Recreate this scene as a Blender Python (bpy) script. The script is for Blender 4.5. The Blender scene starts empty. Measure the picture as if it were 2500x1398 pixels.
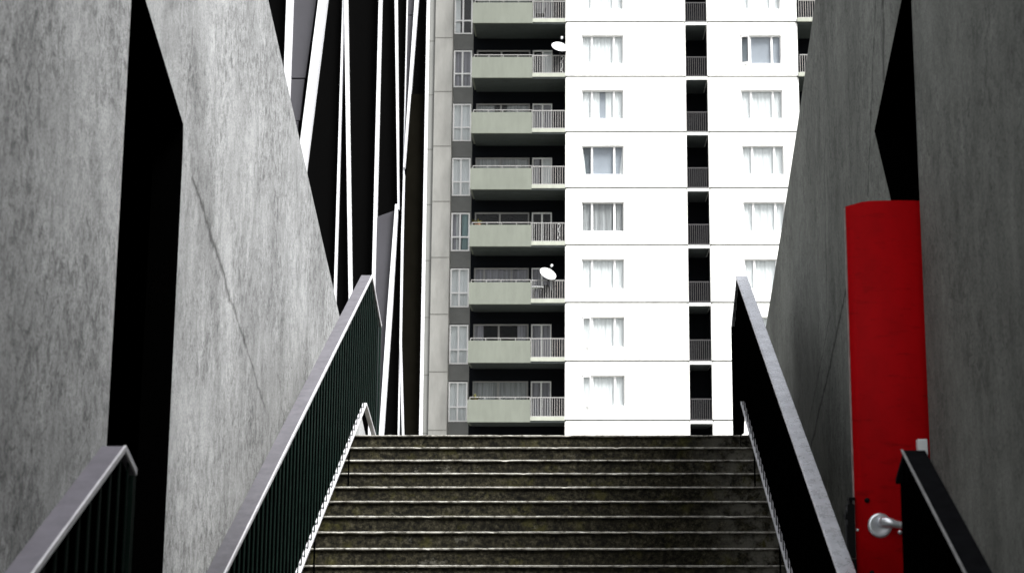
import bpy, bmesh, math, random
from mathutils import Vector, Matrix, noise
random.seed(7)
R = math.radians
scene = bpy.context.scene
C = scene.collection

# ------------------------------------------------------------------ camera, world, sun, exposure
# World frame: x right, y up the stairs, z up; z = 0 is the photographer's eye level.
cam_d = bpy.data.cameras.new("camera"); cam = bpy.data.objects.new("camera", cam_d); C.objects.link(cam)
cam.location = (0, 0, 0)
cam.rotation_euler = (R(90 + 10.4), 0, 0)
cam_d.sensor_width = 36.0
cam_d.lens = 1931.0 / 1280.0 * 36.0
cam_d.shift_x = -90.0 / 1280.0
cam_d.clip_start = 0.05; cam_d.clip_end = 1500
cam_d.dof.use_dof = True
cam_d.dof.focus_distance = 22.0
cam_d.dof.aperture_fstop = 3.2
scene.camera = cam

SUN_EL, SUN_AZ = 57.0, 46.0        # azimuth measured from +x towards -y (behind the camera, to the right)
w = bpy.data.worlds.new("World"); scene.world = w; w.use_nodes = True
nt = w.node_tree; nt.nodes.clear()
sky = nt.nodes.new("ShaderNodeTexSky"); sky.sky_type = 'NISHITA'; sky.sun_disc = False
sky.sun_elevation = R(SUN_EL); sky.sun_rotation = R(90 + SUN_AZ)
sky.dust_density = 4.0; sky.air_density = 1.0
hs = nt.nodes.new("ShaderNodeHueSaturation"); hs.inputs["Saturation"].default_value = 0.12
bg = nt.nodes.new("ShaderNodeBackground"); bg.inputs["Strength"].default_value = 0.10
wo = nt.nodes.new("ShaderNodeOutputWorld")
nt.links.new(sky.outputs[0], hs.inputs["Color"]); nt.links.new(hs.outputs[0], bg.inputs[0]); nt.links.new(bg.outputs[0], wo.inputs[0])

sd = bpy.data.lights.new("sun", 'SUN'); so = bpy.data.objects.new("sun", sd); C.objects.link(so)
sd.energy = 3.0; sd.angle = R(18); sd.color = (1.0, 0.985, 0.96)
dir_to_sun = Vector((math.cos(R(SUN_EL)) * math.cos(R(SUN_AZ)), -math.cos(R(SUN_EL)) * math.sin(R(SUN_AZ)), math.sin(R(SUN_EL))))
so.rotation_euler = dir_to_sun.to_track_quat('Z', 'Y').to_euler(); so.location = (20, -10, 30)

scene.view_settings.view_transform = 'Standard'; scene.view_settings.look = 'None'
scene.view_settings.gamma = 1.0; scene.view_settings.exposure = 1.5
try: scene.view_settings.use_curve_mapping = False
except Exception: pass
scene.render.film_transparent = False
scene.cycles.max_bounces = 6
scene.cycles.use_denoising = True

# ------------------------------------------------------------------ helpers
class MB:
    """collects shapes into one mesh; each face keeps a material slot index"""
    def __init__(s): s.v = []; s.f = []; s.m = []; s.sm = []
    def add(s, vs, fs, mi=0, smooth=False):
        b = len(s.v); s.v += [tuple(v) for v in vs]
        for f in fs: s.f.append([b + i for i in f]); s.m.append(mi); s.sm.append(smooth)
    def box(s, x0, x1, y0, y1, z0, z1, mi=0):
        v = [(x0,y0,z0),(x1,y0,z0),(x1,y1,z0),(x0,y1,z0),(x0,y0,z1),(x1,y0,z1),(x1,y1,z1),(x0,y1,z1)]
        s.add(v, [(0,3,2,1),(4,5,6,7),(0,1,5,4),(1,2,6,5),(2,3,7,6),(3,0,4,7)], mi); return s
    def prism_x(s, pts, x0, x1, mi=0, side=None):
        """polygon in (y,z), extruded along x"""
        n = len(pts)
        v = [(x0, p[0], p[1]) for p in pts] + [(x1, p[0], p[1]) for p in pts]
        s.add(v, [tuple(range(n))[::-1], tuple(range(n, 2*n))], mi)
        b = [(i, (i+1) % n, n + (i+1) % n, n + i) for i in range(n)]
        s.add(v, b, mi if side is None else side); return s
    def prism_y(s, pts, y0, y1, mi=0):
        """polygon in (x,z), extruded along y"""
        n = len(pts)
        v = [(p[0], y0, p[1]) for p in pts] + [(p[0], y1, p[1]) for p in pts]
        s.add(v, [tuple(range(n)), tuple(range(n, 2*n))[::-1]] + [(i, n+i, n+(i+1) % n, (i+1) % n) for i in range(n)], mi); return s
    def tube(s, p0, p1, r0, r1=None, n=12, mi=0, caps=True):
        r1 = r0 if r1 is None else r1
        p0, p1 = Vector(p0), Vector(p1); d = (p1 - p0).normalized()
        a = d.orthogonal().normalized(); b = d.cross(a)
        v = []
        for p, r in ((p0, r0), (p1, r1)):
            for i in range(n):
                t = 2*math.pi*i/n; v.append(p + a*math.cos(t)*r + b*math.sin(t)*r)
        s.add(v, [(i, (i+1) % n, n+(i+1) % n, n+i) for i in range(n)], mi, True)
        if caps: s.add(v, [tuple(range(n))[::-1], tuple(range(n, 2*n))], mi)
        return s
    def lathe(s, prof, origin, axis, n=24, mi=0):
        """prof: list of (r, h) along axis"""
        o = Vector(origin); d = Vector(axis).normalized(); a = d.orthogonal().normalized(); b = d.cross(a)
        v = []; m = len(prof)
        for r, h in prof:
            for i in range(n):
                t = 2*math.pi*i/n; v.append(o + d*h + a*math.cos(t)*r + b*math.sin(t)*r)
        f = [(j*n+i, j*n+(i+1) % n, (j+1)*n+(i+1) % n, (j+1)*n+i) for j in range(m-1) for i in range(n)]
        s.add(v, f, mi, True); return s
    def build(s, name, mats, parent=None, bevel=0, loc=None, seg=2):
        me = bpy.data.meshes.new(name); me.from_pydata(s.v, [], s.f)
        if not isinstance(mats, (list, tuple)): mats = [mats]
        for m in mats: me.materials.append(m)
        for p, mi, sm in zip(me.polygons, s.m, s.sm): p.material_index = mi; p.use_smooth = sm
        bm = bmesh.new(); bm.from_mesh(me)
        bmesh.ops.remove_doubles(bm, verts=bm.verts, dist=1e-5)
        bmesh.ops.recalc_face_normals(bm, faces=bm.faces)
        bm.to_mesh(me); bm.free(); me.update()
        o = bpy.data.objects.new(name, me); C.objects.link(o)
        if loc is not None:
            me.transform(Matrix.Translation(-Vector(loc))); o.location = loc
        if parent is not None:
            o.parent = parent
            # children are modelled in world coordinates, parents never rotate: cancel the parent's offset
            o.matrix_parent_inverse = Matrix.Translation(-world_loc(parent))
        if bevel:
            b = o.modifiers.new("bevel", 'BEVEL'); b.width = bevel; b.segments = seg; b.limit_method = 'ANGLE'; b.angle_limit = R(30)
        return o
WL = {}
def world_loc(o):
    return WL.get(o.name, Vector(o.location))
def thing(name, loc, label, cat, group=None, kind=None):
    o = bpy.data.objects.new(name, None); C.objects.link(o); o.location = loc; WL[o.name] = Vector(loc)
    o.empty_display_size = 0.3
    return tag(o, label, cat, group, kind)
def tag(o, label=None, cat=None, group=None, kind=None):
    if label: o["label"] = label
    if cat: o["category"] = cat
    if group: o["group"] = group
    if kind: o["kind"] = kind
    return o
def copy_part(src, parent, dx=0, dy=0, dz=0, name=None):
    """a copy of a part (and its sub-parts) shifted in world space"""
    c = src.copy(); C.objects.link(c); c.parent = parent
    c.matrix_parent_inverse = Matrix.Translation(Vector((dx, dy, dz)) - world_loc(parent))
    for ch in src.children:
        g = ch.copy(); C.objects.link(g); g.parent = c
        g.matrix_parent_inverse = ch.matrix_parent_inverse.copy()
    return c

# ------------------------------------------------------------------ materials
def mat(name, col, rough=0.7, metal=0.0, spec=0.5):
    m = bpy.data.materials.new(name); m.use_nodes = True
    b = m.node_tree.nodes["Principled BSDF"]
    b.inputs["Base Color"].default_value = (*col, 1); b.inputs["Roughness"].default_value = rough
    b.inputs["Metallic"].default_value = metal; b.inputs["Specular IOR Level"].default_value = spec
    return m
class NG:
    def __init__(s, m): s.t = m.node_tree; s.n = s.t.nodes; s.l = s.t.links; s.b = s.n["Principled BSDF"]
    def node(s, typ, **kw):
        n = s.n.new(typ)
        for k, v in kw.items(): setattr(n, k, v)
        return n
    def coords(s, scale, rot=(0,0,0), kind="Object"):
        tc = s.node("ShaderNodeTexCoord"); mp = s.node("ShaderNodeMapping")
        mp.inputs["Scale"].default_value = scale; mp.inputs["Rotation"].default_value = rot
        s.l.new(tc.outputs[kind], mp.inputs[0]); return mp.outputs[0]
    def noise(s, vec, scale, detail=5, rough=0.6, dist=0.0):
        n = s.node("ShaderNodeTexNoise"); n.inputs["Scale"].default_value = scale; n.inputs["Detail"].default_value = detail
        n.inputs["Roughness"].default_value = rough; n.inputs["Distortion"].default_value = dist
        s.l.new(vec, n.inputs["Vector"]); return n.outputs[0]
    def ramp(s, fac, stops):
        r = s.node("ShaderNodeValToRGB"); e = r.color_ramp.elements
        while len(e) < len(stops): e.new(0.5)
        for q, (p, c) in zip(e, stops):
            q.position = p; q.color = (c, c, c, 1) if isinstance(c, (int, float)) else (*c, 1)
        s.l.new(fac, r.inputs[0]); return r.outputs[0]
    def mul(s, a, b, fac=1.0, blend='MULTIPLY'):
        m = s.node("ShaderNodeMix", data_type='RGBA', blend_type=blend)
        if isinstance(fac, (int, float)): m.inputs[0].default_value = fac
        else: s.l.new(fac, m.inputs[0])
        for k, x in ((6, a), (7, b)):
            if isinstance(x, tuple): m.inputs[k].default_value = (*x, 1)
            else: s.l.new(x, m.inputs[k])
        return m.outputs[2]
    def math(s, op, a, b=0.0, clamp=False):
        m = s.node("ShaderNodeMath", operation=op, use_clamp=clamp)
        for k, x in ((0, a), (1, b)):
            if isinstance(x, (int, float)): m.inputs[k].default_value = x
            else: s.l.new(x, m.inputs[k])
        return m.outputs[0]
    def bump(s, h, strength=0.3, dist=0.01):
        b = s.node("ShaderNodeBump"); b.inputs["Strength"].default_value = strength; b.inputs["Distance"].default_value = dist
        s.l.new(h, b.inputs["Height"]); s.l.new(b.outputs[0], s.b.inputs["Normal"])
    def base(s, c): s.l.new(c, s.b.inputs["Base Color"])
    def rough(s, c): s.l.new(c, s.b.inputs["Roughness"])

def wall_concrete(name, col, cracks, blotch=0.62, streak=0.12):
    m = mat(name, col, 0.85, 0, 0.25); g = NG(m)
    o = g.coords((1, 1, 1)); v1 = g.coords((1, 1, 0.42)); v2 = g.coords((1, 1, 0.07))
    big = g.ramp(g.noise(v1, 1.1, 6, 0.68, 0.4), [(0.34, 0.60), (0.60, 1.0)])
    vb = g.coords((1, 1, 0.7))
    blot = g.ramp(g.noise(vb, 13.0, 9, 0.78, 0.7), [(0.39, 1 - blotch), (0.55, 1.0)])
    strk = g.ramp(g.noise(v2, 3.2, 5, 0.55, 0.3), [(0.30, 1 - streak), (0.58, 1.0)])
    thin = g.ramp(g.noise(g.coords((1, 1, 0.17)), 12.0, 4, 0.72, 0.6), [(0.255, 0.20), (0.32, 1.0)])
    grow = g.ramp(g.noise(o, 0.9, 5, 0.65), [(0.36, 0.20), (0.56, 1.0)])
    fine = g.ramp(g.noise(g.coords((1, 1, .75)), 60.0, 5, 0.85), [(0.38, 0.55), (0.55, 1.0)])
    pits = g.ramp(g.noise(g.coords((1, 1, .55)), 70.0, 3, 0.75), [(0.35, 0.25), (0.42, 1.0)])
    pale = g.ramp(g.noise(vb, 5.0, 6, 0.7), [(0.45, 1.0), (0.70, 1.22)])
    c = g.mul(big, (col[0], col[1], col[2]))
    c = g.mul(c, blot, grow)
    for x in (strk, thin, fine, pale): c = g.mul(c, x)
    c = g.mul(c, pits, grow)
    # cracks: thin irregular lines given as (y0, z0, y1, z1, half width, strength)
    tc = g.node("ShaderNodeTexCoord"); sp = g.node("ShaderNodeSeparateXYZ"); g.l.new(tc.outputs["Object"], sp.inputs[0])
    wob = g.math('MULTIPLY', g.math('SUBTRACT', g.noise(o, 3.0, 7, 0.75), 0.5), 0.26)
    brk = g.noise(o, 16.0, 3, 0.6)
    for (y0, z0, y1, z1, hw, st) in cracks:
        dy, dz = y1 - y0, z1 - z0; L = math.hypot(dy, dz); ny, nz = -dz/L, dy/L; ty, tz = dy/L, dz/L
        d = g.math('ADD', g.math('MULTIPLY', sp.outputs[1], ny), g.math('MULTIPLY', sp.outputs[2], nz))
        d = g.math('ABSOLUTE', g.math('ADD', g.math('SUBTRACT', d, ny*y0 + nz*z0), wob))
        t = g.math('ADD', g.math('MULTIPLY', sp.outputs[1], ty), g.math('MULTIPLY', sp.outputs[2], tz))
        t = g.math('SUBTRACT', t, ty*y0 + tz*z0)
        inn = g.math('MULTIPLY', g.math('GREATER_THAN', t, 0.0), g.math('LESS_THAN', t, L))
        line = g.math('SUBTRACT', 1.0, g.math('DIVIDE', d, g.math('MULTIPLY', g.math('ADD', brk, 0.5), hw)), True)
        c = g.mul(c, (0.14, 0.135, 0.13), g.math('MULTIPLY', g.math('MULTIPLY', line, inn), st, True))
    g.base(c); g.bump(g.noise(v1, 40.0, 6, 0.8), 0.25, 0.01)
    return m

M = {}
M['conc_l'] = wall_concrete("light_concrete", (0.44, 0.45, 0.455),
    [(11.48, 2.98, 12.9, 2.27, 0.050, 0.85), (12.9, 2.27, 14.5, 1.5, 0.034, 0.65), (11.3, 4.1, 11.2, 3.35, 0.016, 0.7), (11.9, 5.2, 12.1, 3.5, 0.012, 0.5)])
M['conc_r'] = wall_concrete("shaded_grey_green_concrete", (0.255, 0.265, 0.242),  # darker copy of the left concrete, its weaker light put into the colour
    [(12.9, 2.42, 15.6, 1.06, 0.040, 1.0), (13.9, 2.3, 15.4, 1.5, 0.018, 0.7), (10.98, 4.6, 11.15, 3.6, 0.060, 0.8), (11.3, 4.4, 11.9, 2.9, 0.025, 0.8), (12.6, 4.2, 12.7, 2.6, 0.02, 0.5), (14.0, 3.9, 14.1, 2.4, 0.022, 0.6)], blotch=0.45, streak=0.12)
M['black_int'] = mat("dark_interior", (0.0005, 0.0005, 0.0005), 1.0, 0, 0.0)  # near-black colour holds the shade of slot reveals and rooms
M['steel_black'] = mat("black_painted_steel", (0.0006, 0.0007, 0.0007), 0.9, 0, 0.0)

def m_green():
    m = mat("dark_green_paint", (0.02, 0.045, 0.037), 0.6, 0, 0.08); g = NG(m)
    n = g.ramp(g.noise(g.coords((1, 1, .4)), 30, 5, .7), [(0.3, 0.5), (0.7, 1.25)])
    g.base(g.mul(n, (0.006, 0.016, 0.0125))); return m
M['green'] = m_green()
M['green_near'] = mat('shaded_green_paint', (0.003, 0.008, 0.006), 0.6, 0, 0.05)  # darker copy of the green paint, holding the near barrier's shade

def m_cap(name, col, rough, metal, amt=0.3):
    m = mat(name, col, rough, metal); g = NG(m)
    o = g.coords((1, 1, 1))
    n = g.ramp(g.noise(o, 9, 4, 0.6, 0.0), [(0.3, 1-amt), (0.65, 1.0)])
    n2 = g.ramp(g.noise(o, 150, 3, 0.6), [(0.3, 1-amt*.6), (0.6, 1.0)])
    g.base(g.mul(g.mul(n, col), n2)); g.rough(g.ramp(g.noise(o, 14, 4, .6), [(0.3, rough-.08), (0.7, rough+.12)])); return m
M['cap'] = m_cap("weathered_lilac_grey_steel", (0.115, 0.112, 0.127), 0.5, 0.1, 0.25)
M['cap_near'] = m_cap("dull_lilac_steel", (0.15, 0.143, 0.17), 0.6, 0.0, 0.2)
M['galv'] = m_cap("galvanised_steel", (0.78, 0.80, 0.86), 0.28, 0.45, 0.22)
M['cap_dark'] = m_cap("shaded_rail_cap", (0.007, 0.0075, 0.009), 0.9, 0.0, 0.5); M['cap_dark'].node_tree.nodes["Principled BSDF"].inputs["Specular IOR Level"].default_value = 0.05  # dark copy of the rail cap, near right shade is in the colour
M['edge'] = m_cap("bright_lit_steel_edge", (0.80, 0.80, 0.84), 0.4, 0.3, 0.25)  # bright steel; the light caught by the rail lip is in its colour
M['edge_grey'] = m_cap("grey_worn_steel_edge", (0.42, 0.42, 0.42), 0.5, 0.3, 0.4)

def m_step():
    m = mat("mossy_stair_concrete", (0.1, 0.095, 0.07), 0.9, 0, 0.15); g = NG(m)
    o = g.coords((1, 1, 1))
    a = g.ramp(g.noise(o, 26, 7, 0.8), [(0.42, (0.003, 0.003, 0.002)), (0.54, (0.030, 0.027, 0.016)), (0.70, (0.11, 0.10, 0.07))])
    b = g.ramp(g.noise(o, 2.6, 5, 0.7), [(0.30, 0.35), (0.65, 1.15)])
    c = g.mul(a, b)
    c = g.mul(c, (0.09, 0.085, 0.02), g.ramp(g.noise(o, 4.5, 5, 0.7), [(0.55, 0.0), (0.72, 0.45)]), 'MIX')
    # pale scraped patches where the treads meet the right-hand barrier
    tc = g.node("ShaderNodeTexCoord"); sp = g.node("ShaderNodeSeparateXYZ"); g.l.new(tc.outputs["Object"], sp.inputs[0])
    edge = g.math('MULTIPLY', g.math('SUBTRACT', sp.outputs[0], 1.05), 1.6, True)
    pt = g.math('MULTIPLY', edge, g.ramp(g.noise(o, 5.0, 6, .75), [(0.42, 0.0), (0.56, 1.0)]))
    c = g.mul(c, (0.13, 0.125, 0.105), pt, 'MIX')
    c = g.mul(c, (0.16, 0.155, 0.13), g.ramp(g.noise(g.coords((1, 1, 1.5)), 3.1, 7, .8), [(0.60, 0.0), (0.68, 0.6)]), 'MIX')
    g.base(c); g.bump(g.noise(o, 60, 6, .8), 0.6, 0.01); return m
M['step'] = m_step()
def m_nosing():
    m = mat("worn_nosing_concrete", (0.6, 0.6, 0.55), 0.8, 0, 0.3); g = NG(m)
    o = g.coords((1, 1, 1))
    a = g.ramp(g.noise(o, 20, 6, 0.75), [(0.34, (0.035, 0.033, 0.025)), (0.46, (0.22, 0.21, 0.185)), (0.66, (0.50, 0.49, 0.45))])
    g.base(a); return m
M['nosing'] = m_nosing()
def m_render(name, col):
    m = mat(name, col, .8, 0, .25); g = NG(m)
    drip = g.ramp(g.noise(g.coords((1, 1, .05)), 2.6, 6, .7, .2), [(0.34, .84), (0.52, 1.0)])
    patch = g.ramp(g.noise(g.coords((1, 1, .6)), .55, 5, .6), [(0.35, .90), (0.6, 1.0)])
    # grime hanging in scallops under every slab joint (storey height 2.706 m)
    tc = g.node("ShaderNodeTexCoord"); sp = g.node("ShaderNodeSeparateXYZ"); g.l.new(tc.outputs["Object"], sp.inputs[0])
    ph = g.math('FRACT', g.math('DIVIDE', g.math('SUBTRACT', sp.outputs[2], 25.637 - 27.06 - .035), 2.706))
    below = g.math('MULTIPLY', g.math('SUBTRACT', 1.0, ph), 2.706)
    reach = g.math('ADD', g.math('MULTIPLY', g.noise(g.coords((1, 1, .02)), 1.7, 5, .7), .55), -.16)
    dirt = g.math('MULTIPLY', g.math('LESS_THAN', below, reach), .35)
    c = g.mul(g.mul(drip, col), patch); c = g.mul(c, (.62, .62, .58), dirt)
    g.base(c); return m
def m_noise(name, col, scale, lo, hi=1.0, rough=.85, vs=(1,1,1), bump=0):
    m = mat(name, col, rough, 0, .25); g = NG(m)
    n = g.ramp(g.noise(g.coords(vs), scale, 6, .7), [(0.33, lo), (0.62, hi)])
    n2 = g.ramp(g.noise(g.coords((1,1,1)), scale*.17, 4, .6), [(0.3, (1+lo)/2), (0.6, 1.0)])
    g.base(g.mul(g.mul(n, col), n2))
    if bump: g.bump(g.noise(g.coords((1,1,1)), scale*3, 5, .7), bump, .01)
    return m
M['paving'] = m_noise("plaza_paving", (0.16, 0.155, 0.14), 5, .6, bump=.3)
M['asphalt'] = m_noise("ground_paving", (0.08, 0.08, 0.075), 6, .6, bump=.3)
M['white'] = m_render("white_render", (0.86, 0.87, 0.85))
M['groove'] = mat("shadow_gap_sealant", (0.10, 0.10, 0.09), .9)
M['slabgreen'] = m_noise("pale_green_slab_edge", (0.40, 0.42, 0.36), 3, .8, vs=(1,1,.4))
M['panelgreen'] = m_noise("sage_green_balcony_render", (0.185, 0.200, 0.170), 3.5, .88, vs=(1,1,.25))
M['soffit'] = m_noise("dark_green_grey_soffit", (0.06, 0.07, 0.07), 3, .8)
M['backwall'] = m_noise("grey_back_wall", (0.20, 0.205, 0.20), 2, .85)
M['pier'] = m_noise("pier_concrete", (0.27, 0.27, 0.255), 2.2, .80, vs=(1,1,.25))
M['frame'] = mat("white_window_frame", (0.88, 0.88, 0.88), .5)
M['rail_grey'] = mat("grey_railing_paint", (0.05, 0.048, 0.051), .6)
M['rail_pale'] = mat("pale_railing_paint", (0.30, 0.295, 0.29), .6)
M['recess'] = mat("shaded_recess", (0.006, 0.007, 0.009), .9, 0, .05)  # near-black colour stands in for shade inside balconies and loggias
M['room'] = mat("unlit_room", (0.01, 0.01, 0.012), .9, 0, .2)
def m_curtain(name, col, lo=.8, freq=9):
    m = mat(name, col, .9, 0, .2); g = NG(m)
    n = g.ramp(g.noise(g.coords((freq, 1, .25)), 1.6, 4, .6), [(0.35, lo), (0.6, 1.0)])
    g.base(g.mul(n, col)); return m
M['curt_white'] = m_curtain("white_net_curtain", (0.82, 0.84, 0.85), .88)
M['curt_grey'] = m_curtain("grey_net_curtain", (0.40, 0.41, 0.42), .6)
M['curt_lilac'] = m_curtain("lilac_grey_curtain", (0.36, 0.35, 0.39), .55)
M['curt_teal'] = m_curtain("teal_curtain", (0.25, 0.35, 0.36), .6)
M['blind'] = m_noise("blue_grey_blind", (0.36, 0.39, 0.44), 2, .93)
M['blind_dark'] = m_noise("slate_blind", (0.14, 0.16, 0.18), 2, .9)
M['fin'] = m_noise("white_painted_fin", (0.74, 0.75, 0.78), 7, .85, rough=.5)
M['grey_clad'] = m_noise("lilac_grey_cladding", (0.056, 0.055, 0.063), 1.2, .88, rough=.5)
M['black_clad'] = mat("black_facade_cladding", (0.001, 0.001, 0.001), .8, 0, .02)
M['brown_clad'] = m_noise("brown_black_cladding", (0.006, 0.0055, 0.004), 2, .7, rough=1.0); M['brown_clad'].node_tree.nodes["Principled BSDF"].inputs["Specular IOR Level"].default_value = 0
M['dish'] = mat("white_dish_enamel", (0.85, 0.87, 0.88), .4)
M['iron'] = mat("dark_iron", (0.006, 0.006, 0.006), .6, 0, .1)
M['plant'] = m_noise("yellow_green_leaves", (0.16, 0.15, 0.03), 9, .5)
M['pot'] = mat("terracotta_pot", (0.20, 0.09, 0.05), .8)
def m_red():
    m = mat("red_door_paint", (0.5, 0.0, 0.0), .6, 0, .06); g = NG(m)
    n = g.ramp(g.noise(g.coords((1, 1, .6)), 5, 6, .65), [(0.34, .82), (0.62, 1.0)])
    n2 = g.ramp(g.noise(g.coords((6, 1, 25)), 1.0, 4, .7), [(0.30, .70), (0.43, 1.0)])
    g.base(g.mul(g.mul(n, (0.43, 0.0004, 0.003)), n2)); g.bump(g.noise(g.coords((1,1,1)), 25, 5, .6), .12, .01); return m
M['red'] = m_red()
M['chrome'] = mat("satin_handle_steel", (0.86, 0.89, 0.93), .30, .8)
M['white_plastic'] = mat("white_plastic", (0.80, 0.84, 0.84), .5)
def m_glass():
    m = bpy.data.materials.new("window_glass"); m.use_nodes = True; t = m.node_tree; t.nodes.clear()
    o = t.nodes.new("ShaderNodeOutputMaterial"); mx = t.nodes.new("ShaderNodeMixShader")
    tr = t.nodes.new("ShaderNodeBsdfTransparent"); gl = t.nodes.new("ShaderNodeBsdfGlossy")
    fr = t.nodes.new("ShaderNodeLayerWeight"); fr.inputs[0].default_value = .15
    tr.inputs[0].default_value = (.96, .97, .97, 1); gl.inputs["Roughness"].default_value = .03
    t.links.new(fr.outputs[1], mx.inputs[0]); t.links.new(tr.outputs[0], mx.inputs[1]); t.links.new(gl.outputs[0], mx.inputs[2])
    t.links.new(mx.outputs[0], o.inputs[0]); return m
M['glass'] = m_glass()

# ------------------------------------------------------------------ ground, landings
LAND = 1.385                # level of the upper plaza
RISE, TREAD = 0.149, 0.30
Y0 = 16.11                  # nosing of the top step
NST = 17                    # risers of the upper flight
MID = LAND - NST * RISE     # intermediate landing
YM = Y0 - NST * TREAD       # foot of the upper flight
GR = MID - 3 * RISE         # lower ground
XW0, XW1 = -3.0, 2.25       # faces of the side walls
tag(MB().box(-400, 400, -400, 400, GR - 3.2, GR - 3.0).build("ground", M['asphalt']), kind="structure")
tag(MB().box(XW0, XW1, -14, 6.9, GR - .4, GR).build("pavement", M['asphalt']), kind="structure")
tag(MB().box(XW0, XW1, 7.78, YM, MID - .4, MID - .002).build("landing", M['paving']), kind="structure")
# the plaza beyond the stairs reaches out to the tower and past it
pl = MB()
pl.box(XW0, XW1, Y0 + .36, 24.0, LAND - .5, LAND - .012)
pl.box(-60, 60, 24.0, 140, LAND - .5, LAND - .012)
tag(pl.build("plaza", M['paving']), kind="structure")

# ------------------------------------------------------------------ stairs
def nosing_mesh(x0, x1, y, z, seed):
    """worn lip: a chamfered strip with small chips along its front edge"""
    mb = MB(); n = 170; rows = []
    rnd = random.Random(seed)
    chips = [(rnd.uniform(x0, x1), rnd.uniform(.02, .07), rnd.uniform(.004, .014)) for _ in range(6)]
    for i in range(n + 1):
        x = x0 + (x1 - x0) * i / n
        j = 0.0035 * noise.noise(Vector((x*9, seed*3.7, 0))) + 0.003 * noise.noise(Vector((x*1.3, seed*5.1, 2)))
        for cx, cw, cd in chips:
            if abs(x - cx) < cw: j -= cd * (1 - abs(x - cx)/cw)
        k = 0.004 * noise.noise(Vector((x*6, seed*1.7, 5)))
        rows.append([(x, y + .06, z), (x, y + .006 - j, z + j*.3), (x, y - j*.8, z - .006 + j), (x, y + .002 - j*.6, z - .015 + k), (x, y + .019, z - .020 + k), (x, y + .06, z - .020)])
    v = [p for r in rows for p in r]; m = 6
    f = [(i*m+a, (i+1)*m+a, (i+1)*m+(a+1) % m, i*m+(a+1) % m) for i in range(n) for a in range(m)]
    mb.add(v, f); mb.add(v, [tuple(range(m)), tuple(range(n*m, n*m+m))[::-1]])
    return mb
def staircase(name, label, ytop, ztop, n, ybot, zbot):
    t = thing(name, ((XW0+XW1)/2, ytop - n*TREAD, zbot), label, "staircase")
    for k in range(n):
        y, z = ytop - k*TREAD, ztop - k*RISE
        if k == 0: st = MB().box(XW0+.001, XW1-.001, y + .02, y + .36, zbot - .2, z - .005)
        else: st = MB().box(XW0+.001, XW1-.001, y + .02, y + .318, z - .8, z - .005)
        s_ = st.build("step", M['step'], t)
        nosing_mesh(XW0+.002, XW1-.002, y, z, k + n*7).build("nosing", M['nosing'], s_)
    return t
staircase("staircase", "wide mossy concrete stairs with pale worn nosings climbing between two walls", Y0, LAND, NST, YM, MID)
staircase("staircase", "short lower flight of stairs below the middle landing", 7.76, MID, 3, 6.9, GR)

# ------------------------------------------------------------------ side walls with slot openings
def side_wall(name, x0, x1, pts, m, label, inner):
    mb = MB(); mb.prism_x(pts, x0, x1, 0, 1)
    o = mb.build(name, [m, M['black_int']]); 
    # only the visible faces are concrete; reveals and far side hold shade as near-black colour
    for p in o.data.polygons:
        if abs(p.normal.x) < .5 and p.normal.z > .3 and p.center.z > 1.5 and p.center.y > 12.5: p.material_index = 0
    tag(o, label, "wall"); return o
sl = -0.49
# left: outline in (y, z) with the tall slot between y 9.73 and 11.16
LW = [(2.0, GR-.3), (9.73, GR-.3), (9.73, 3.99), (11.157, 3.28), (11.18, 3.1), (11.19, GR-.3), (22.1, GR-.3), (22.1, 1.40), (18.82, 3.013), (16.203, 4.25), (13.934, 5.33), (12.6, 6.0), (2.0, 6.0)]
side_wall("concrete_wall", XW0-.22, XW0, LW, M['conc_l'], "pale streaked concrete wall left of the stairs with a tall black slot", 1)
RW = [(10.06, GR-.3), (10.09, 4.14), (11.555, 3.343), (11.02, 2.66), (11.02, GR-.3), (22.0, GR-.3), (22.0, 1.40), (18.83, 2.99), (17.345, 3.734), (15.5, 4.72), (14.284, 5.455), (13.3, 6.0), (7.3, 6.0), (6.7, 8.8), (5.2, 13.9), (-6.0, 13.9), (-6.0, GR-.3)]  # unseen near end raised high to shade the left wall
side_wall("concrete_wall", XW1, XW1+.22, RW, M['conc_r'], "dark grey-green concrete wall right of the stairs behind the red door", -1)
# unlit rooms behind the slots
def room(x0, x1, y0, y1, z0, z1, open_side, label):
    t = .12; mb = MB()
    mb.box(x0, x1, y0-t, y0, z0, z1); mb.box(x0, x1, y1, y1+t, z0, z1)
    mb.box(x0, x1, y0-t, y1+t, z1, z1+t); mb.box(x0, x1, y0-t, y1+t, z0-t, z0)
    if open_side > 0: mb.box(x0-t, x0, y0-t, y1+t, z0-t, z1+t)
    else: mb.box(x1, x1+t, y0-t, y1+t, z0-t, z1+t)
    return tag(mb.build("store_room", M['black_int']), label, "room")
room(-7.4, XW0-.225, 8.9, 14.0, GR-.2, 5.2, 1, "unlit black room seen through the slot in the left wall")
room(XW1+.225, 6.0, 8.9, 14.0, GR-.2, 5.2, -1, "unlit black room behind the red door")

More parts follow.
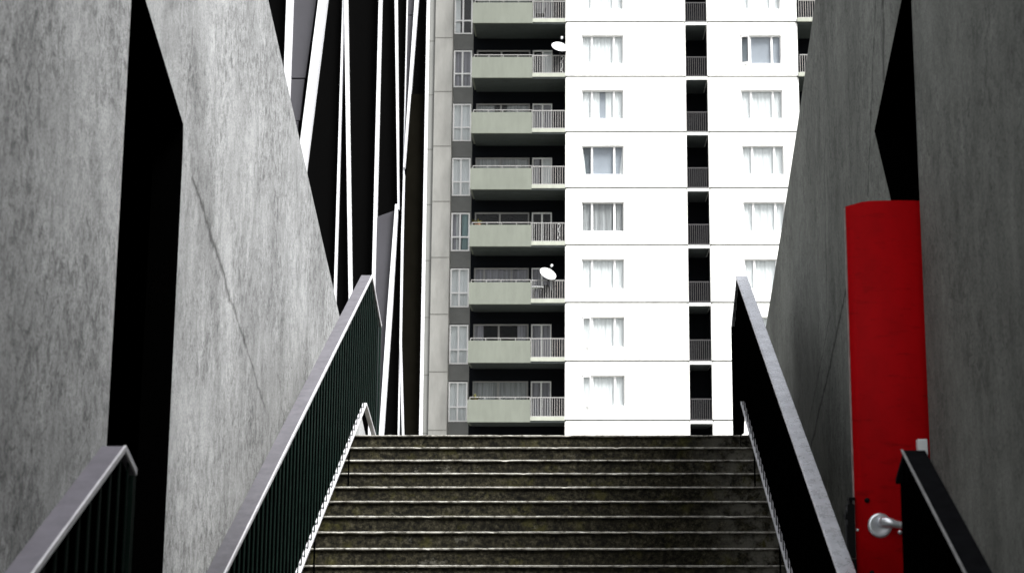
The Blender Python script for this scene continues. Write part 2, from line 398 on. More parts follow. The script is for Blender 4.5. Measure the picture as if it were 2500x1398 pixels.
# ------------------------------------------------------------------ barriers beside the stairs
def barrier(label, x, side, peak, end, low_y, slope, bpeak, bend, m_bar, m_cap_, m_edge, base, group, drop=False, inset=.03):
    """side: +1 when the wall lies at larger x. Top rail runs down from peak to low_y with the stair slope."""
    py, pz = peak; ey, ez = end; by, bz = bpeak; cy, cz = bend
    low = (low_y, pz - (py - low_y)*slope); blow = (low_y, bz - (by - low_y)*slope)
    t = thing("stair_barrier", (x, low_y, base(low_y)), label, "railing", group)
    def top(y): return pz - (py - y)*slope if y <= py else pz + (ez - pz)*(y - py)/(ey - py)
    def bot(y):
        if y <= by: return bz - (by - y)*slope
        if drop: return max(base(y) + .01, bz - (y - by)*2.4)
        return bz + (cz - bz)*(y - by)/(cy - by)
    # bars
    y = low_y + .06; proto = None
    while y < ey - inset:
        mb = MB(); y1 = y + .022
        pts = [(y, bot(y)+.01), (y1, bot(y1)+.01), (y1, top(y1)-.02), (y, top(y)-.02)]
        mb.prism_x(pts, x + side*.004 - .0033, x + side*.004 + .0033).build("bar", m_bar, t)
        y += .142
    P_ = [(a, b - .02) for a, b in (low, peak, (ey - inset + .018, ez + .012))]; Q_ = [(a, b + .004) for a, b in (blow, bpeak) + (((by + .128, bot(by + .128)),) if drop else ()) + ((ey - inset + .018, bot(ey - inset + .018)),)]
    bk = sorted((x + side*.0305, x + side*.0335))
    MB().prism_x(P_ + Q_[::-1], bk[0], bk[1]).build("backing_sheet", M['steel_black'], t)
    # cap: flat folded strip running towards the wall side, with the bright lip along its inner edge
    w_ = .112; th = .03
    xs = sorted((x, x + side*w_))
    cp = MB()
    P = [low, peak, end]
    up = [(a, b) for a, b in P] + [(a, b - th) for a, b in P[::-1]]
    cp.prism_x(up, xs[0], xs[1])
    cp.build("top_rail", m_cap_, t, bevel=.004)
    if True:
        e = MB(); xe = sorted((x - side*.012, x - side*.0005))
        lp = P if not drop else P[:2]; lh = th*.95 if not drop else .008
        e.prism_x([(a, b + .004) for a, b in lp] + [(a, b - lh) for a, b in lp[::-1]], xe[0], xe[1])
        e.build("rail_lip", m_edge, t, bevel=.002)
    # bottom rail with the row of bar ends that stand on it
    Q = [blow, bpeak] if drop else [blow, bpeak, bend]
    b = MB(); xb = sorted((x - side*.012, x + side*.035))
    b.prism_x([(a, c_ + .012) for a, c_ in Q] + [(a, c_ - .012) for a, c_ in Q[::-1]], xb[0], xb[1])
    b.build("bottom_rail", m_edge, t, bevel=.002)
    # end post and carrying posts down to the steps
    k = MB(); k.box(x - .01, x + .03 if side > 0 else x + .01, ey - inset - .03, ey - inset + .02, LAND - .02 if ey > 12 else MID - .02, ez - .03)
    k.build("post", m_bar, t)
    yy = by - .9
    while yy > low_y + .1:
        xx = x + side*.022
        MB().box(xx - .007, xx + .007, yy - .007, yy + .007, base(yy) - .02, bot(yy) + .02).build("post", M['steel_black'], t)
        yy -= 1.8
    return t
def base_u(y): return LAND if y > Y0 else max(MID, LAND - RISE*math.ceil((Y0 - y)/TREAD))
def base_l(y): return MID if y > 7.76 else max(GR, MID - RISE*math.ceil((7.76 - y)/TREAD))
XL, XR = -2.27, 1.62
barrier("dark green barred barrier with lilac grey top rail left of the upper stairs", XL, -1, (16.22, 3.10), (17.05, 2.69), 9.0, .4925, (16.02, 1.70), (16.9, 1.40), M['green'], M['cap'], M['edge'], base_u, "steel stair barriers")
barrier("black barrier with shiny galvanised top rail right of the upper stairs", XR, 1, (16.13, 3.075), (16.8, 2.645), 9.0, .503, (15.83, 1.695), (16.7, 1.42), M['steel_black'], M['galv'], M['edge'], base_u, "steel stair barriers", True, .11)
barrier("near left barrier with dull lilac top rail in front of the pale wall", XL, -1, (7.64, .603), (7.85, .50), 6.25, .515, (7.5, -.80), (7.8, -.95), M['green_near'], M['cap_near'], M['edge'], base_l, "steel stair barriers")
barrier("near right barrier with black top rail and grey edge line beside the red door", XR, 1, (7.86, .60), (8.09, .47), 6.25, .505, (7.7, -.80), (8.0, -.95), M['steel_black'], M['cap_dark'], M['edge_grey'], base_l, "steel stair barriers", True, .19)

# ------------------------------------------------------------------ red door
DY = 10.3
d = thing("red_door", (1.79, DY, MID), "narrow tall red steel door standing ajar in the right wall opening", "door")
mb = MB(); n = 14; x0, x1 = 1.79, 2.55; zb = MID + .02
def bow(u): return DY - .05*math.sin(math.pi*min(1, u*1.1)) 
def dtop(u): return 2.447 + .03*min(1, u*6)
fr = [(x0 + (x1-x0)*i/n, bow(i/n), i/n) for i in range(n+1)]
v = [(x, y, zb) for x, y, u in fr] + [(x, y, dtop(u)) for x, y, u in fr] + [(x, y + .05, zb) for x, y, u in fr] + [(x, y + .05, dtop(u)) for x, y, u in fr]
N = n + 1
f = []
for i in range(n):
    f += [(i, i+1, N+i+1, N+i), (2*N+i, 3*N+i, 3*N+i+1, 2*N+i+1), (N+i, N+i+1, 3*N+i+1, 3*N+i), (i, 2*N+i, 2*N+i+1, i+1)]
mb.add(v, f, 0, True); mb.add(v, [(0, N, 3*N, 2*N), (n, 2*N+n, 3*N+n, N+n)])
mb.build("leaf", M['red'], d)
# pale bare edge strip along the free side
MB().box(x0 - .006, x0 - .0005, DY + .004, DY + .046, zb, 2.44).build("edge_strip", m_cap("pale_door_edge", (.42, .30, .28), .6, 0, .5), d)
# handle: domed round rose and lever
hx, hz = 1.945, .29; hy = bow(.2)
h = MB(); h.lathe([(0.001, -.010), (.045, -.012), (.066, -.016), (.076, -.014), (.082, -.006), (.082, .003)], (hx, hy, hz), (0, 1, 0), 32)
ro = h.build("rose", M['chrome'], d)
l = MB()
pts = [(hx+.0, hy-.02, hz+.022, .030), (hx+.015, hy-.065, hz+.022, .034), (hx+.05, hy-.085, hz+.016, .031), (hx+.10, hy-.09, hz+.004, .025), (hx+.18, hy-.09, hz-.006, .021), (hx+.28, hy-.08, hz-.008, .020), (hx+.31, hy-.04, hz-.008, .018)]
def cr(p0, p1, p2, p3, t): return tuple(.5*(2*b + (c-a)*t + (2*a-5*b+4*c-d)*t*t + (3*b-a-3*c+d)*t**3) for a, b, c, d in zip(p0, p1, p2, p3))
pp = [pts[0]] + pts + [pts[-1]]; path = [cr(*pp[i:i+4], j/6) for i in range(len(pts)-1) for j in range(6)] + [pts[-1]]
rings = []
for i, q in enumerate(path):
    a_, b_ = Vector(path[max(0, i-1)][:3]), Vector(path[min(len(path)-1, i+1)][:3]); dd = (b_-a_).normalized()
    u_ = dd.cross(Vector((0, 0, 1))).normalized(); w_ = u_.cross(dd)
    rings.append([Vector(q[:3]) + u_*math.cos(2*math.pi*k/16)*q[3]*.75 + w_*math.sin(2*math.pi*k/16)*q[3] for k in range(16)])
l.add([p for g_ in rings for p in g_], [(i*16+k, i*16+(k+1) % 16, (i+1)*16+(k+1) % 16, (i+1)*16+k) for i in range(len(rings)-1) for k in range(16)], 0, True)
l.add(rings[0], [tuple(range(16))]); l.add(rings[-1], [tuple(range(16))])
l.build("lever", M['chrome'], d, bevel=.0)
MB().lathe([(.001, -.03), (.014, -.028), (.016, 0.0)], (hx+.125, hy-.005, hz-.045), (0, 1, 0), 14).build("lock_button", M['chrome'], d)
for bx, bz in ((1.868, .455), (1.885, -.015)):
    MB().lathe([(.001, -.02), (.013, -.018), (.017, -.004), (.017, .002)], (bx, bow(.1), bz), (0, 1, 0), 12).build("bolt", M['iron'], d)
MB().lathe([(.001, -.012), (.008, -.01), (.010, .002)], (1.802, DY, .262), (0, 1, 0), 12).build("screw", M['white_plastic'], d)
# latch casing fixed on the free edge
lc = MB(); lc.box(1.735, 1.782, DY - .03, DY + .06, .08, .43); lc.box(1.722, 1.740, DY - .02, DY + .04, .33, .37)
lc.box(1.745, 1.788, DY - .04, DY + .05, .455, .475); lc.box(1.752, 1.770, DY - .02, DY + .04, .42, .46)
lc.box(1.742, 1.786, DY - .03, DY + .06, -.12, .075); lc.box(1.728, 1.742, DY - .015, DY + .03, .12, .30); lc.box(1.730, 1.748, DY - .02, DY + .03, -.05, .04)
lcas = lc.build("latch_case", M['iron'], d, bevel=.004)
MB().box(1.731, 1.744, DY - .028, DY + .0, .385, .415).box(1.7835, 1.7885, DY - .01, DY + .04, .37, .43).build("latch_plate", M['rail_grey'], lcas)
tag(MB().box(2.185, 2.248, 10.12, 10.19, .50, .845).build("wall_switch", M['white_plastic'], bevel=.006), "small white plastic box beside the red door edge", "switch box")

# ------------------------------------------------------------------ angular black building with white fins
FY = 30.0
ab = thing("office_building", (-8, FY, LAND), "black clad angular building with slanting white fins left of the tower", "building")
TOPZ = 15.0
def wedge(z0, z1, o_):
    P = [(-16 - o_, FY + .05 - o_), (-3.15 + o_, FY + .05 - o_), (-8.6 + o_, FY + 12), (-16 - o_, FY + 12)]
    mb = MB(); v = [(x, y, z0) for x, y in P] + [(x, y, z1) for x, y in P]
    mb.add(v, [(3,2,1,0),(4,5,6,7),(0,1,5,4),(1,2,6,5),(2,3,7,6),(3,0,4,7)]); return mb
wedge(LAND - .02, TOPZ, 0).build("wall", M['black_clad'], ab)
wedge(TOPZ + .002, TOPZ + .35, .15).build("roof", M['black_clad'], ab)
def fin(xt, zt, xb_, zb_, wt, wb, depth=.10, mat_='fin'):
    MB().prism_y([(xb_-wb/2, zb_), (xb_+wb/2, zb_), (xt+wt/2, zt), (xt-wt/2, zt)], FY - depth, FY + .049).build("fin", M[mat_], ab)
Lz = LAND
fin(-5.993, TOPZ, -5.984, 5.4, .141, .125, .14)
sB = (5.312 - 5.647)/(11.458 - 7.768)
fin(-5.312 - sB*(TOPZ-11.458), TOPZ, -6.216, Lz, .158, .185, .19)
fin(-4.902, TOPZ, -4.905, Lz, .046, .038, .08)
fin(-4.880, TOPZ, -4.856, 11.458, .05, .067, .11); fin(-4.856, 11.458, -4.590, 5.2, .067, .062, .11); fin(-4.590, 5.2, -4.40, Lz, .062, .06, .11)
fin(-4.152, TOPZ, -4.142, Lz, .06, .060, .12)
fin(-3.93, TOPZ, -3.835, 11.458, .05, .052, .09); fin(-3.835, 11.458, -3.688, 7.05, .052, .03, .09)
fin(-3.722, 7.144, -3.815, 5.0, .055, .088, .13); fin(-3.815, 5.0, -3.975, Lz, .088, .075, .13)
fin(-3.604, TOPZ, -3.604, 7.768, .023, .022, .07)
fin(-3.23, TOPZ, -3.410, 11.458, .075, .073, .12); fin(-3.410, 11.458, -3.592, 7.9, .073, .03, .12)
fin(-3.594, 7.768, -3.60, 6.459, .030, .042, .09); fin(-3.60, 6.459, -3.590, 4.371, .042, .036, .09); fin(-3.590, 4.371, -3.588, Lz, .036, .026, .09)
fin(-3.588, 4.371, -3.445, Lz, .034, .034, .11)
fin(-3.178, TOPZ, -3.160, Lz, .045, .046, .16)
def clad(pts, m, dep=.02): MB().prism_y(pts, FY - dep, FY + .048).build("cladding_panel", M[m], ab)
def lerp(a, b, t): return tuple(p + (q-p)*t for p, q in zip(a, b))
# upper left grey panels, split at the seams
clad([(-5.922, 8.90), (-5.733+.01, 8.90), (-5.66, 9.71-.0), (-5.655, 9.76), (-5.922, 9.76)], 'grey_clad')
clad([(-5.922, 9.79), (-5.643, 9.79), (-5.47, 11.458), (-5.16, TOPZ-.02), (-5.922, TOPZ-.02)], 'grey_clad')
clad([(-5.92, 6.8), (-5.915, 6.8), (-5.745, 8.885), (-5.922, 8.885)], 'grey_clad')
clad([(-3.592, 11.13), (-3.455, 11.13), (-3.30, TOPZ-.02), (-3.592, TOPZ-.02)], 'grey_clad')
clad([(-3.60, 8.85), (-3.575, 8.85), (-3.463, 11.11), (-3.592, 11.11)], 'grey_clad')
clad([(-4.108, 6.915), (-4.108, Lz), (-4.02, Lz), (-3.97, 2.593), (-3.87, 4.962), (-3.765, 7.04)], 'grey_clad')
clad([(-3.56, 9.472), (-3.60, Lz), (-3.60, Lz)][:0] or [(-3.50, 9.45), (-3.53, 8.3), (-3.56, 7.6), (-3.56, 4.5), (-3.40, Lz), (-3.215, Lz), (-3.235, 9.45)], 'brown_clad', .012)

# ------------------------------------------------------------------ apartment tower
TYF, TYB = 70.0, 72.1
L0, FH = 25.637, 2.706
KT, KB = -2, 8                  # storeys built (slab line L_k at the foot of storey k)
def L(k): return L0 - FH*k
tw = thing("apartment_tower", (2, 76, LAND), "white apartment tower with stacked sage green balconies behind the stairs", "building")
ZB, ZT = LAND - .01, L(KT) + FH
# core behind everything
MB().box(-7.30, 16.2, TYB + .6, 88, ZB, ZT + .3).build("core", M['backwall'], tw)
MB().box(-7.6, 16.6, TYF - .2, 88.2, ZT + .31, ZT + .7).build("roof", M['pier'], tw)
# pier at the left corner with its joints
MB().box(-7.195, -6.35, 71.3, 73.5, ZB, ZT).build("pier", M['pier'], tw)
MB().box(-7.60, -7.215, 71.42, 73.5, ZB, ZT).build("pier", m_noise("pier_concrete_side", (0.23, 0.235, 0.225), 2.2, .84, vs=(1,1,.25)), tw)
jm = MB()
for k in range(KT, KB+1):
    z = L(k) + 2.37 - FH*0
    jm.box(-7.193, -6.352, 71.292, 71.31, z - .016, z + .016)
    jm.box(-7.598, -7.217, 71.412, 71.43, z - .13 - .014, z - .13 + .014)
jm.build("joint", M['groove'], tw)

def window_wall(name, xl, xr, z0, z1, y, holes, m, parent, th=.25):
    """wall panel with rectangular holes (hx0,hx1,hz0,hz1), built from strips"""
    mb = MB(); xs = sorted(holes, key=lambda h: h[0]); cur = xl
    for (a, b, c, e) in xs:
        mb.box(cur, a, y, y+th, z0, z1); mb.box(a, b, y, y+th, z0, c); mb.box(a, b, y, y+th, e, z1); cur = b
    mb.box(cur, xr, y, y+th, z0, z1)
    return mb.build(name, m, parent)

def folds(mb, xa, xb, z0, z1, y, amp=.02, mi=0, taper=0.0):
    n = max(6, int((xb-xa)/.055)); v = []
    for j, z in enumerate((z0, (z0+z1)/2, z1)):
        for i in range(n+1):
            u = i/n; x = xa + (xb-xa)*u
            if taper: x += taper*(1 - (z-z0)/(z1-z0)) if taper else 0
            v.append((x, y + amp*math.sin(i*2.1 + xa*3) + amp*.5*math.sin(i*.9+z0), z))
    f = [(j*(n+1)+i, j*(n+1)+i+1, (j+1)*(n+1)+i+1, (j+1)*(n+1)+i) for j in range(2) for i in range(n)]
    mb.add(v, f, mi, True)

def tri_window(xl, xr, z0, z1, y, parent, style, openl=False):
    """three-light window of the white blocks: frame, panes, curtain"""
    W = xr - xl; m1, m2 = xl + W*.245, xl + W*.775
    wn = MB().box(xl, xr, y + .30, y + .34, z0, z1).build("window", M['room'], parent)
    fm = MB(); t = .05; ya, yb = y + .10, y + .16
    fm.box(xl, xr, ya, yb, z0, z0 + t); fm.box(xl, xr, ya, yb, z1 - t, z1)
    for a, b in ((xl, xl+t), (m1-.045, m1+.045), (m2-.045, m2+.045), (xr-t, xr)): fm.box(a, b, ya+.001, yb-.001, z0+t, z1-t)
    if openl:   # left casement pushed outwards
        a0 = Vector((xl + .03, y + .08)); L_ = m1 - xl - .05; an = R(24)
        dx, dy = math.cos(an)*L_, -math.sin(an)*L_
        def bar(u0, u1, za, zb):
            p = [(a0.x + dx*u0, a0.y + dy*u0), (a0.x + dx*u1, a0.y + dy*u1)]
            q = [(p[0][0], p[0][1]-.04), (p[1][0], p[1][1]-.04), p[1], p[0]]
            fm.add([(x, yy, za) for x, yy in q] + [(x, yy, zb) for x, yy in q], [(0,3,2,1),(4,5,6,7),(0,1,5,4),(1,2,6,5),(2,3,7,6),(3,0,4,7)])
        for u0, u1, za, zb in ((0, .14, z0+.02, z1-.02), (.86, 1, z0+.02, z1-.02), (.14, .86, z0+.02, z0+.08), (.14, .86, z1-.08, z1-.02)): bar(u0, u1, za, zb)
    fm.build("frame", M['frame'], wn)
    MB().box(xl+.02, xr-.02, y + .125, y + .130, z0+.02, z1-.02).build("pane", M['glass'], wn)
    cu = MB(); mats = [M['curt_white'], M['blind'], M['blind_dark'], M['curt_grey']]
    yc = y + .215; a, b = z0 + .02, z1 - .02
    if style == 'white': folds(cu, xl, xr, a, b, yc)
    elif style == 'stripe':
        folds(cu, xl, xl+W*.43, a, b, yc); cu.box(xl+W*.43, xl+W*.57, yc+.03, yc+.035, a, b, 1); folds(cu, xl+W*.57, xr, a, b, yc)
    elif style == 'blind':
        cu.box(m1-.02, m2+.02, yc, yc+.005, a, b, 1); cu.box(m2+.02, xr, yc+.002, yc+.007, a, b, 1); cu.box(xl, m1-.02, yc+.002, yc+.007, a, b, 2)
    elif style == 'blind_curt':
        cu.box(m1-.02, xr, yc+.03, yc+.035, a, b, 1); cu.box(xl, m1-.02, yc+.032, yc+.037, a, b, 2)
        for s_, xx in ((1, xl), (-1, xr)):
            n_ = 8
            v = [];
            for i in range(n_+1):
                zz = b - (b-a)*i/n_; ww = W*(.025 + .075*(i/n_)**.8)
                v += [(xx, yc, zz), (xx + s_*ww, yc, zz)]
            cu.add(v, [(2*i, 2*i+1, 2*i+3, 2*i+2) for i in range(n_)], 0)
    elif style == 'grey': folds(cu, xl, xr, a, b, yc, .025, 3)
    cu.build("curtain", mats, wn)
    return wn

def bent_block(xl, xr, z0, z1, holes, parent):
    """white storey-high wall block with eased upper corners"""
    r = .10
    mb = MB(); y, th = TYF, .30
    a, b, c, e = holes[0]
    mb.box(xl, a, y, y+th, z0, z1 - r); mb.box(b, xr, y, y+th, z0, z1 - r)
    mb.box(a, b, y, y+th, z0, c); mb.box(a, b, y, y+th, e, z1 - r)
    mb.prism_y([(xl, z1-r), (xr, z1-r)] + [(xr - r + r*math.cos(t), z1 - r + r*math.sin(t)) for t in (R(25), R(50), R(75), R(90))] + [(xl + r - r*math.sin(t), z1 - r + r*math.cos(t)) for t in (0, R(15), R(40), R(65))], y, y+th)
    # returns into the depth of the recess
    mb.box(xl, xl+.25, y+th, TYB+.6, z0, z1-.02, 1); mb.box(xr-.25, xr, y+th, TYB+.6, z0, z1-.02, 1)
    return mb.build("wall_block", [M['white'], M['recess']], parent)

left_style = {-2: 'white', -1: 'white', 0: 'white', 1: 'white', 2: 'stripe', 3: 'blind_curt', 4: 'grey', 5: 'white', 6: 'white', 7: 'white', 8: 'white'}
right_style = {1: 'blind', 0: 'white'}
curt_col = {0: 'slate', 1: 'curt_lilac', 2: 'curt_white', 3: 'curt_white', 4: 'curt_teal', 5: 'curt_white', 6: 'curt_white', 7: 'curt_white', 8: 'curt_white'}

def pickets(x0, x1, z0, z1, y, step, m, parent, posts=False):
    mb = MB(); mb.box(x0, x1, y-.02, y+.02, z1-.04, z1); mb.box(x0, x1, y-.015, y+.015, z0, z0+.03)
    n = max(2, round((x1-x0)/step))
    for i in range(n+1):
        x = x0 + .015 + (x1-x0-.03)*i/n
        mb.box(x-.011, x+.011, y-.011, y+.011, z0+.03, z1-.04)
    return mb.build("railing", m, parent)

for k in range(KT, KB+1):
    z = L(k)
    top = z + FH
    # white blocks; dark groove at each slab line
    for (xl, xr, wx0, wx1, st, op) in ((-.87, 4.81, -.11, 1.86, left_style.get(k, 'white'), k in (6, 7)), (5.84, 10.13, 7.40, 9.35, right_style.get(k, 'white'), k == 1)):
        wb = bent_block(xl, xr, z + .035, top - .035, [(wx0, wx1, z + .62, z + 2.03)], tw)
        tri_window(wx0, wx1, z + .62, z + 2.03, TYF, tw, st, op)
        MB().box(xl + .02, xr - .02, TYF + .05, TYF + .3, z - .034, z + .034).build("joint", M['groove'], tw)
    # recessed strip between the blocks
    lg = MB().box(4.812, 5.838, TYF + .002, TYB, z - .16, z - .02, 0).build("loggia_slab", M['white'], tw)
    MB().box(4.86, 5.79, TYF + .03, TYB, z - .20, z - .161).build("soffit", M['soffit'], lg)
    pickets(4.83, 5.82, z + .03, z + .985, TYF + .06, .098, M['rail_grey'], lg)
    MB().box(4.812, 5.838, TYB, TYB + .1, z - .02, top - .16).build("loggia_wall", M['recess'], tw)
    # left balcony
    bal = MB().box(-5.22, -.872, TYF, TYB, z - .02, z + .16).build("balcony", M['slabgreen'], tw)
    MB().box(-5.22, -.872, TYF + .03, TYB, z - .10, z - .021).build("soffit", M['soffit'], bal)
    MB().box(-5.30, -2.44, TYF - .10, TYF - .003, z - .10, z + .92).box(-5.30, -5.21, TYF - .003, TYB - .3, z - .10, z + .92).build("parapet", M['panelgreen'], bal)
    pr = MB(); pr.box(-5.20, -2.44, TYF - .07, TYF - .03, z + 1.02, z + 1.05)
    for px in (-5.19, -4.5, -3.82, -3.13, -2.45): pr.box(px - .015, px + .015, TYF - .065, TYF - .035, z + .92, z + 1.02)
    pr.build("handrail", M['rail_pale'], bal)
    pickets(-2.43, -.885, z + .16, z + 1.05, TYF + .03, .11, M['rail_pale'], bal)
    # back wall of the balcony, spandrel of the window column
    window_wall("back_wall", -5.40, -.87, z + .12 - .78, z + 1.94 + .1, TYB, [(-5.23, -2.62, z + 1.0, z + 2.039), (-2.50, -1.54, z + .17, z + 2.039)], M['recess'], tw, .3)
    MB().box(-6.36, -5.40, TYB - .002, TYB + .3, z + 2.04 - FH, z + .12).box(-5.45, -5.40, TYB - .002, TYB + .3, z + .12, z + 2.04).build("spandrel", M['backwall'], tw)
    # tall window of the window column
    def win(x0, x1, z0, z1, y, mull, trans, cm, fmat='frame'):
        wn = MB().box(x0, x1, y + .25, y + .29, z0, z1).build("window", M['room'], tw)
        fm = MB(); t = .065
        fm.box(x0, x1, y, y+.06, z0, z0+t); fm.box(x0, x1, y, y+.06, z1-t, z1)
        fm.box(x0, x0+t, y+.001, y+.059, z0+t, z1-t); fm.box(x1-t, x1, y+.001, y+.059, z0+t, z1-t)
        for q in mull: fm.box(q-.04, q+.04, y+.001, y+.059, z0+t, z1-t)
        for q in trans: fm.box(x0+t, x1-t, y-.002, y+.057, q-.035, q+.035)
        fm.build("frame", M[fmat], wn)
        MB().box(x0+.02, x1-.02, y+.028, y+.033, z0+.02, z1-.02).build("pane", M['glass'], wn)
        if cm:
            cu = MB()
            for (a, b, cmi, tp) in cm: folds(cu, a, b, z0+.02, z1-.02, y + .13, .02, cmi, tp)
            cu.build("curtain", [M['curt_white'], M['curt_lilac'], M['curt_teal'], M['curt_grey'], M['blind_dark']], wn)
        return wn
    yb = TYB + .06
    cc = {0: [(-6.30, -6.05, 0, 0)], 1: [(-6.3, -5.5, 1, 0)], 4: [(-6.28, -5.95, 1, 0), (-5.85, -5.5, 2, 0), (-6.15, -5.98, 0, 0)]}.get(k, [(-6.34, -5.47, 0, 0)])
    MB()  # noqa
    win(-6.34, -5.46, z + .12, z + 1.99, yb - .10, [-5.92], [z + .81], cc)
    # window band behind the parapet
    band = {0: [(-5.2, -2.65, 3, 0)], 2: [(-5.2, -4.35, 3, 0), (-3.75, -2.65, 3, 0)], 3: [(-5.2, -2.65, 3, 0)], 5: [(-5.2, -2.65, 1, 0)], 6: [(-5.2, -4.75, 1, 0), (-3.15, -2.65, 1, 0)], 7: [(-5.2, -2.65, 3, 0)]}.get(k, [])
    win(-5.23, -2.62, z + 1.0, z + 2.03, yb, [-4.03 if k != 5 else -3.45] + ([-4.75] if k == 5 else []), [], band, 'rail_pale')
    # balcony door
    dc = {1: [(-2.0, -1.56, 0, 0)], 3: [(-2.45, -2.15, 1, 0), (-2.0, -1.56, 0, 0)], 4: []}.get(k, [(-2.47, -1.57, 1, 0)])
    win(-2.50, -1.54, z + .17, z + 2.03, yb, [-2.01], [], dc)
    if k == 7: win(-1.44, -.90, z + .17, z + 2.12, yb, [], [z + .80], [(-1.40, -.94, 1, 0)])
    # right balcony, seen past the right-hand block
    rb = MB().box(10.132, 14.4, TYF - .12, TYB, z - .02, z + .16).build("balcony", M['slabgreen'], tw)
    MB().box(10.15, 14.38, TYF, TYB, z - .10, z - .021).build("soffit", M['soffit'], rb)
    pickets(10.20, 14.38, z + .16, z + 1.05, TYF - .09, .11, M['rail_pale'], rb)
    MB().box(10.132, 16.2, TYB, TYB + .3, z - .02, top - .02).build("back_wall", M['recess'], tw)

# ------------------------------------------------------------------ things on the balconies
def dish(x, z, y, label, lean, rot):
    t = thing("satellite_dish", (x, y, z - .55), label, "satellite dish", "white satellite dishes on the tower balconies")
    ax = Vector((math.sin(R(rot)), -math.cos(R(rot))*.75, .65)).normalized()
    c0 = Vector((x, y, z))
    rr = .40
    mb = MB()
    mb.lathe([(.001, -.09), (.12, -.082), (.24, -.055), (.34, -.02), (rr, .0), (rr, .012), (.34, -.008), (.24, -.043), (.12, -.070), (.001, -.078)], c0, ax, 28)
    mb.build("reflector", M['dish'], t)
    tip = c0 + ax*.42 + Vector((0, 0, .05))
    MB().tube(c0 + Vector((0, 0, -.38)) + ax*.02, tip, .014, n=8).build("feed_arm", M['iron'], t)
    MB().lathe([(.001, .07), (.05, .06), (.06, .0), (.04, -.04), (.001, -.045)], tip, ax, 12).build("feed_horn", M['dish'], t)
    mp = MB(); mp.tube((x, y + .06, z - .60), (x, y + .06, z), .022, n=8); mp.tube((x, y + .06, z), tuple(c0 - ax*.06), .02, n=8)
    mp.build("mast", M['rail_grey'], t)
dish(-1.14, L(1) + 1.42, TYF - .12, "white satellite dish clamped to the upper balcony railing beside the white wall", 0, 12)
dish(-1.66, L(5) + 1.32, TYF - .10, "white satellite dish above the lower balcony railing in front of the balcony door", 0, 25)
def plant(x, z, y, label, n=26):
    t = thing("potted_plant", (x, y, z), label, "potted plant")
    MB().lathe([(.001, 0), (.11, 0), (.14, .22), (.125, .22), (.12, .19), (.001, .18)], (x, y, z), (0, 0, 1), 16).build("pot", M['pot'], t)
    lv = MB(); rnd = random.Random(int(z*10))
    for i in range(n):
        a = rnd.uniform(0, 6.28); e = rnd.uniform(.3, 1.3); Ln = rnd.uniform(.2, .5)
        p0 = Vector((x, y, z + .18)); dd = Vector((math.cos(a)*math.cos(e), math.sin(a)*math.cos(e)*.6, math.sin(e)*.8)); p1 = p0 + dd*Ln
        s_ = dd.cross(Vector((0, 0, 1))).normalized()*.035; mid = (p0+p1)/2 + Vector((0, 0, .03))
        lv.add([p0, mid + s_, p1, mid - s_], [(0, 1, 2, 3)])
    lv.build("foliage", M['plant'], t)
plant(-4.95, L(4) + .78, TYF + .12, "yellow-green potted plant on the balcony one storey above the lower dish")
plant(-4.95, L(7) + .72, TYF + .12, "yellow-green potted plant on the lowest balcony corner")
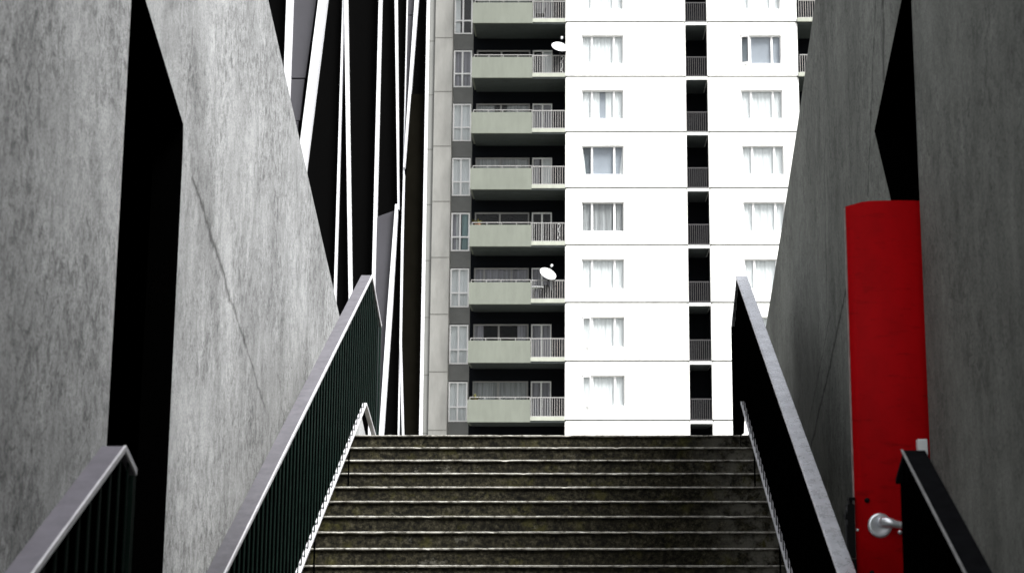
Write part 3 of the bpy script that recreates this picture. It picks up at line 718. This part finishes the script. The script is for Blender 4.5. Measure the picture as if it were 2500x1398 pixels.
# café table with a cloth, folded chair, bicycle-like clothes rack behind the railings
def table(x, y, z):
    t = thing("balcony_table", (x, y, z), "small white balcony table behind the railing under a dish", "table")
    MB().lathe([(.001, 0), (.38, 0), (.38, .03), (.001, .03)], (x, y, z + .68), (0, 0, 1), 20).build("tabletop", M['dish'], t)
    for a in range(4):
        c_, s_ = math.cos(a*math.pi/2 + .7), math.sin(a*math.pi/2 + .7)
        MB().tube((x + c_*.26, y + s_*.26, z), (x + c_*.1, y + s_*.1, z + .68), .014, n=6).build("leg", M['rail_grey'], t)
table(-2.2, 71.0, L(5) + .16)
def covered(x, y, z, label, cat, m, w_, h_):
    mb = MB(); n = 10; v = []
    for j in range(6):
        u = j/5; ww = w_*(1 - .75*u**1.4)
        for i in range(n):
            a = 2*math.pi*i/n; rr = ww*(1 + .15*math.sin(3*a + j))
            v.append((x + rr*math.cos(a), y + rr*.6*math.sin(a), z + h_*u))
    f = [(j*n+i, j*n+(i+1) % n, (j+1)*n+(i+1) % n, (j+1)*n+i) for j in range(5) for i in range(n)] + [tuple(range(5*n, 6*n))]
    mb.add(v, f, 0, True)
    tag(mb.build("covered_barbecue", m, loc=(x, y, z)), label, cat)
covered(-1.75, 70.9, L(5) + .16, "dark covered barbecue on the balcony under the lower dish", "barbecue", M['iron'], .42, .82)
def chair(x, y, z, label):
    t = thing("balcony_chair", (x, y, z), label, "chair")
    MB().lathe([(.001, .40), (.24, .40), (.25, .44), (.001, .44)], (x, y, z), (0, 0, 1), 14).build("seat", M['iron'], t)
    bk = MB()
    for i in range(9):
        a = R(20 + i*17.5); bk.tube((x + .24*math.cos(a), y + .24*math.sin(a), z + .42), (x + .3*math.cos(a), y + .3*math.sin(a), z + .85), .012, n=6)
    bk.build("backrest", M['iron'], t)
    for a in (45, 135, 225, 315):
        MB().tube((x + .2*math.cos(R(a)), y + .2*math.sin(R(a)), z + .4), (x + .25*math.cos(R(a)), y + .25*math.sin(R(a)), z), .014, n=6).build("leg", M['iron'], t)
chair(-2.1, 70.7, L(0) + .16, "dark wicker chair on the topmost visible balcony")
def string_light(x, y, z0, z1, label, sd):
    rnd = random.Random(sd); mb = MB(); z = z1; i = 0
    while z > z0:
        xx = x + .05*math.sin(i*1.3) + rnd.uniform(-.02, .02)
        mb.lathe([(.001, -.03), (.024, -.015), (.026, .012), (.001, .03)], (xx, y, z), (0, 0, 1), 8); z -= .075; i += 1
    tag(mb.build("hanging_garland", M['dish'], loc=(x, y, z0)), label, "garland", None)
string_light(-1.16, TYF + .10, L(4) + .2, L(4) + 1.0, "white beaded garland hanging behind the railing beside the white wall", 3)
string_light(-1.05, TYF + .10, L(1) + .2, L(1) + 1.0, "white garland hanging on the railing under the upper dish", 5)
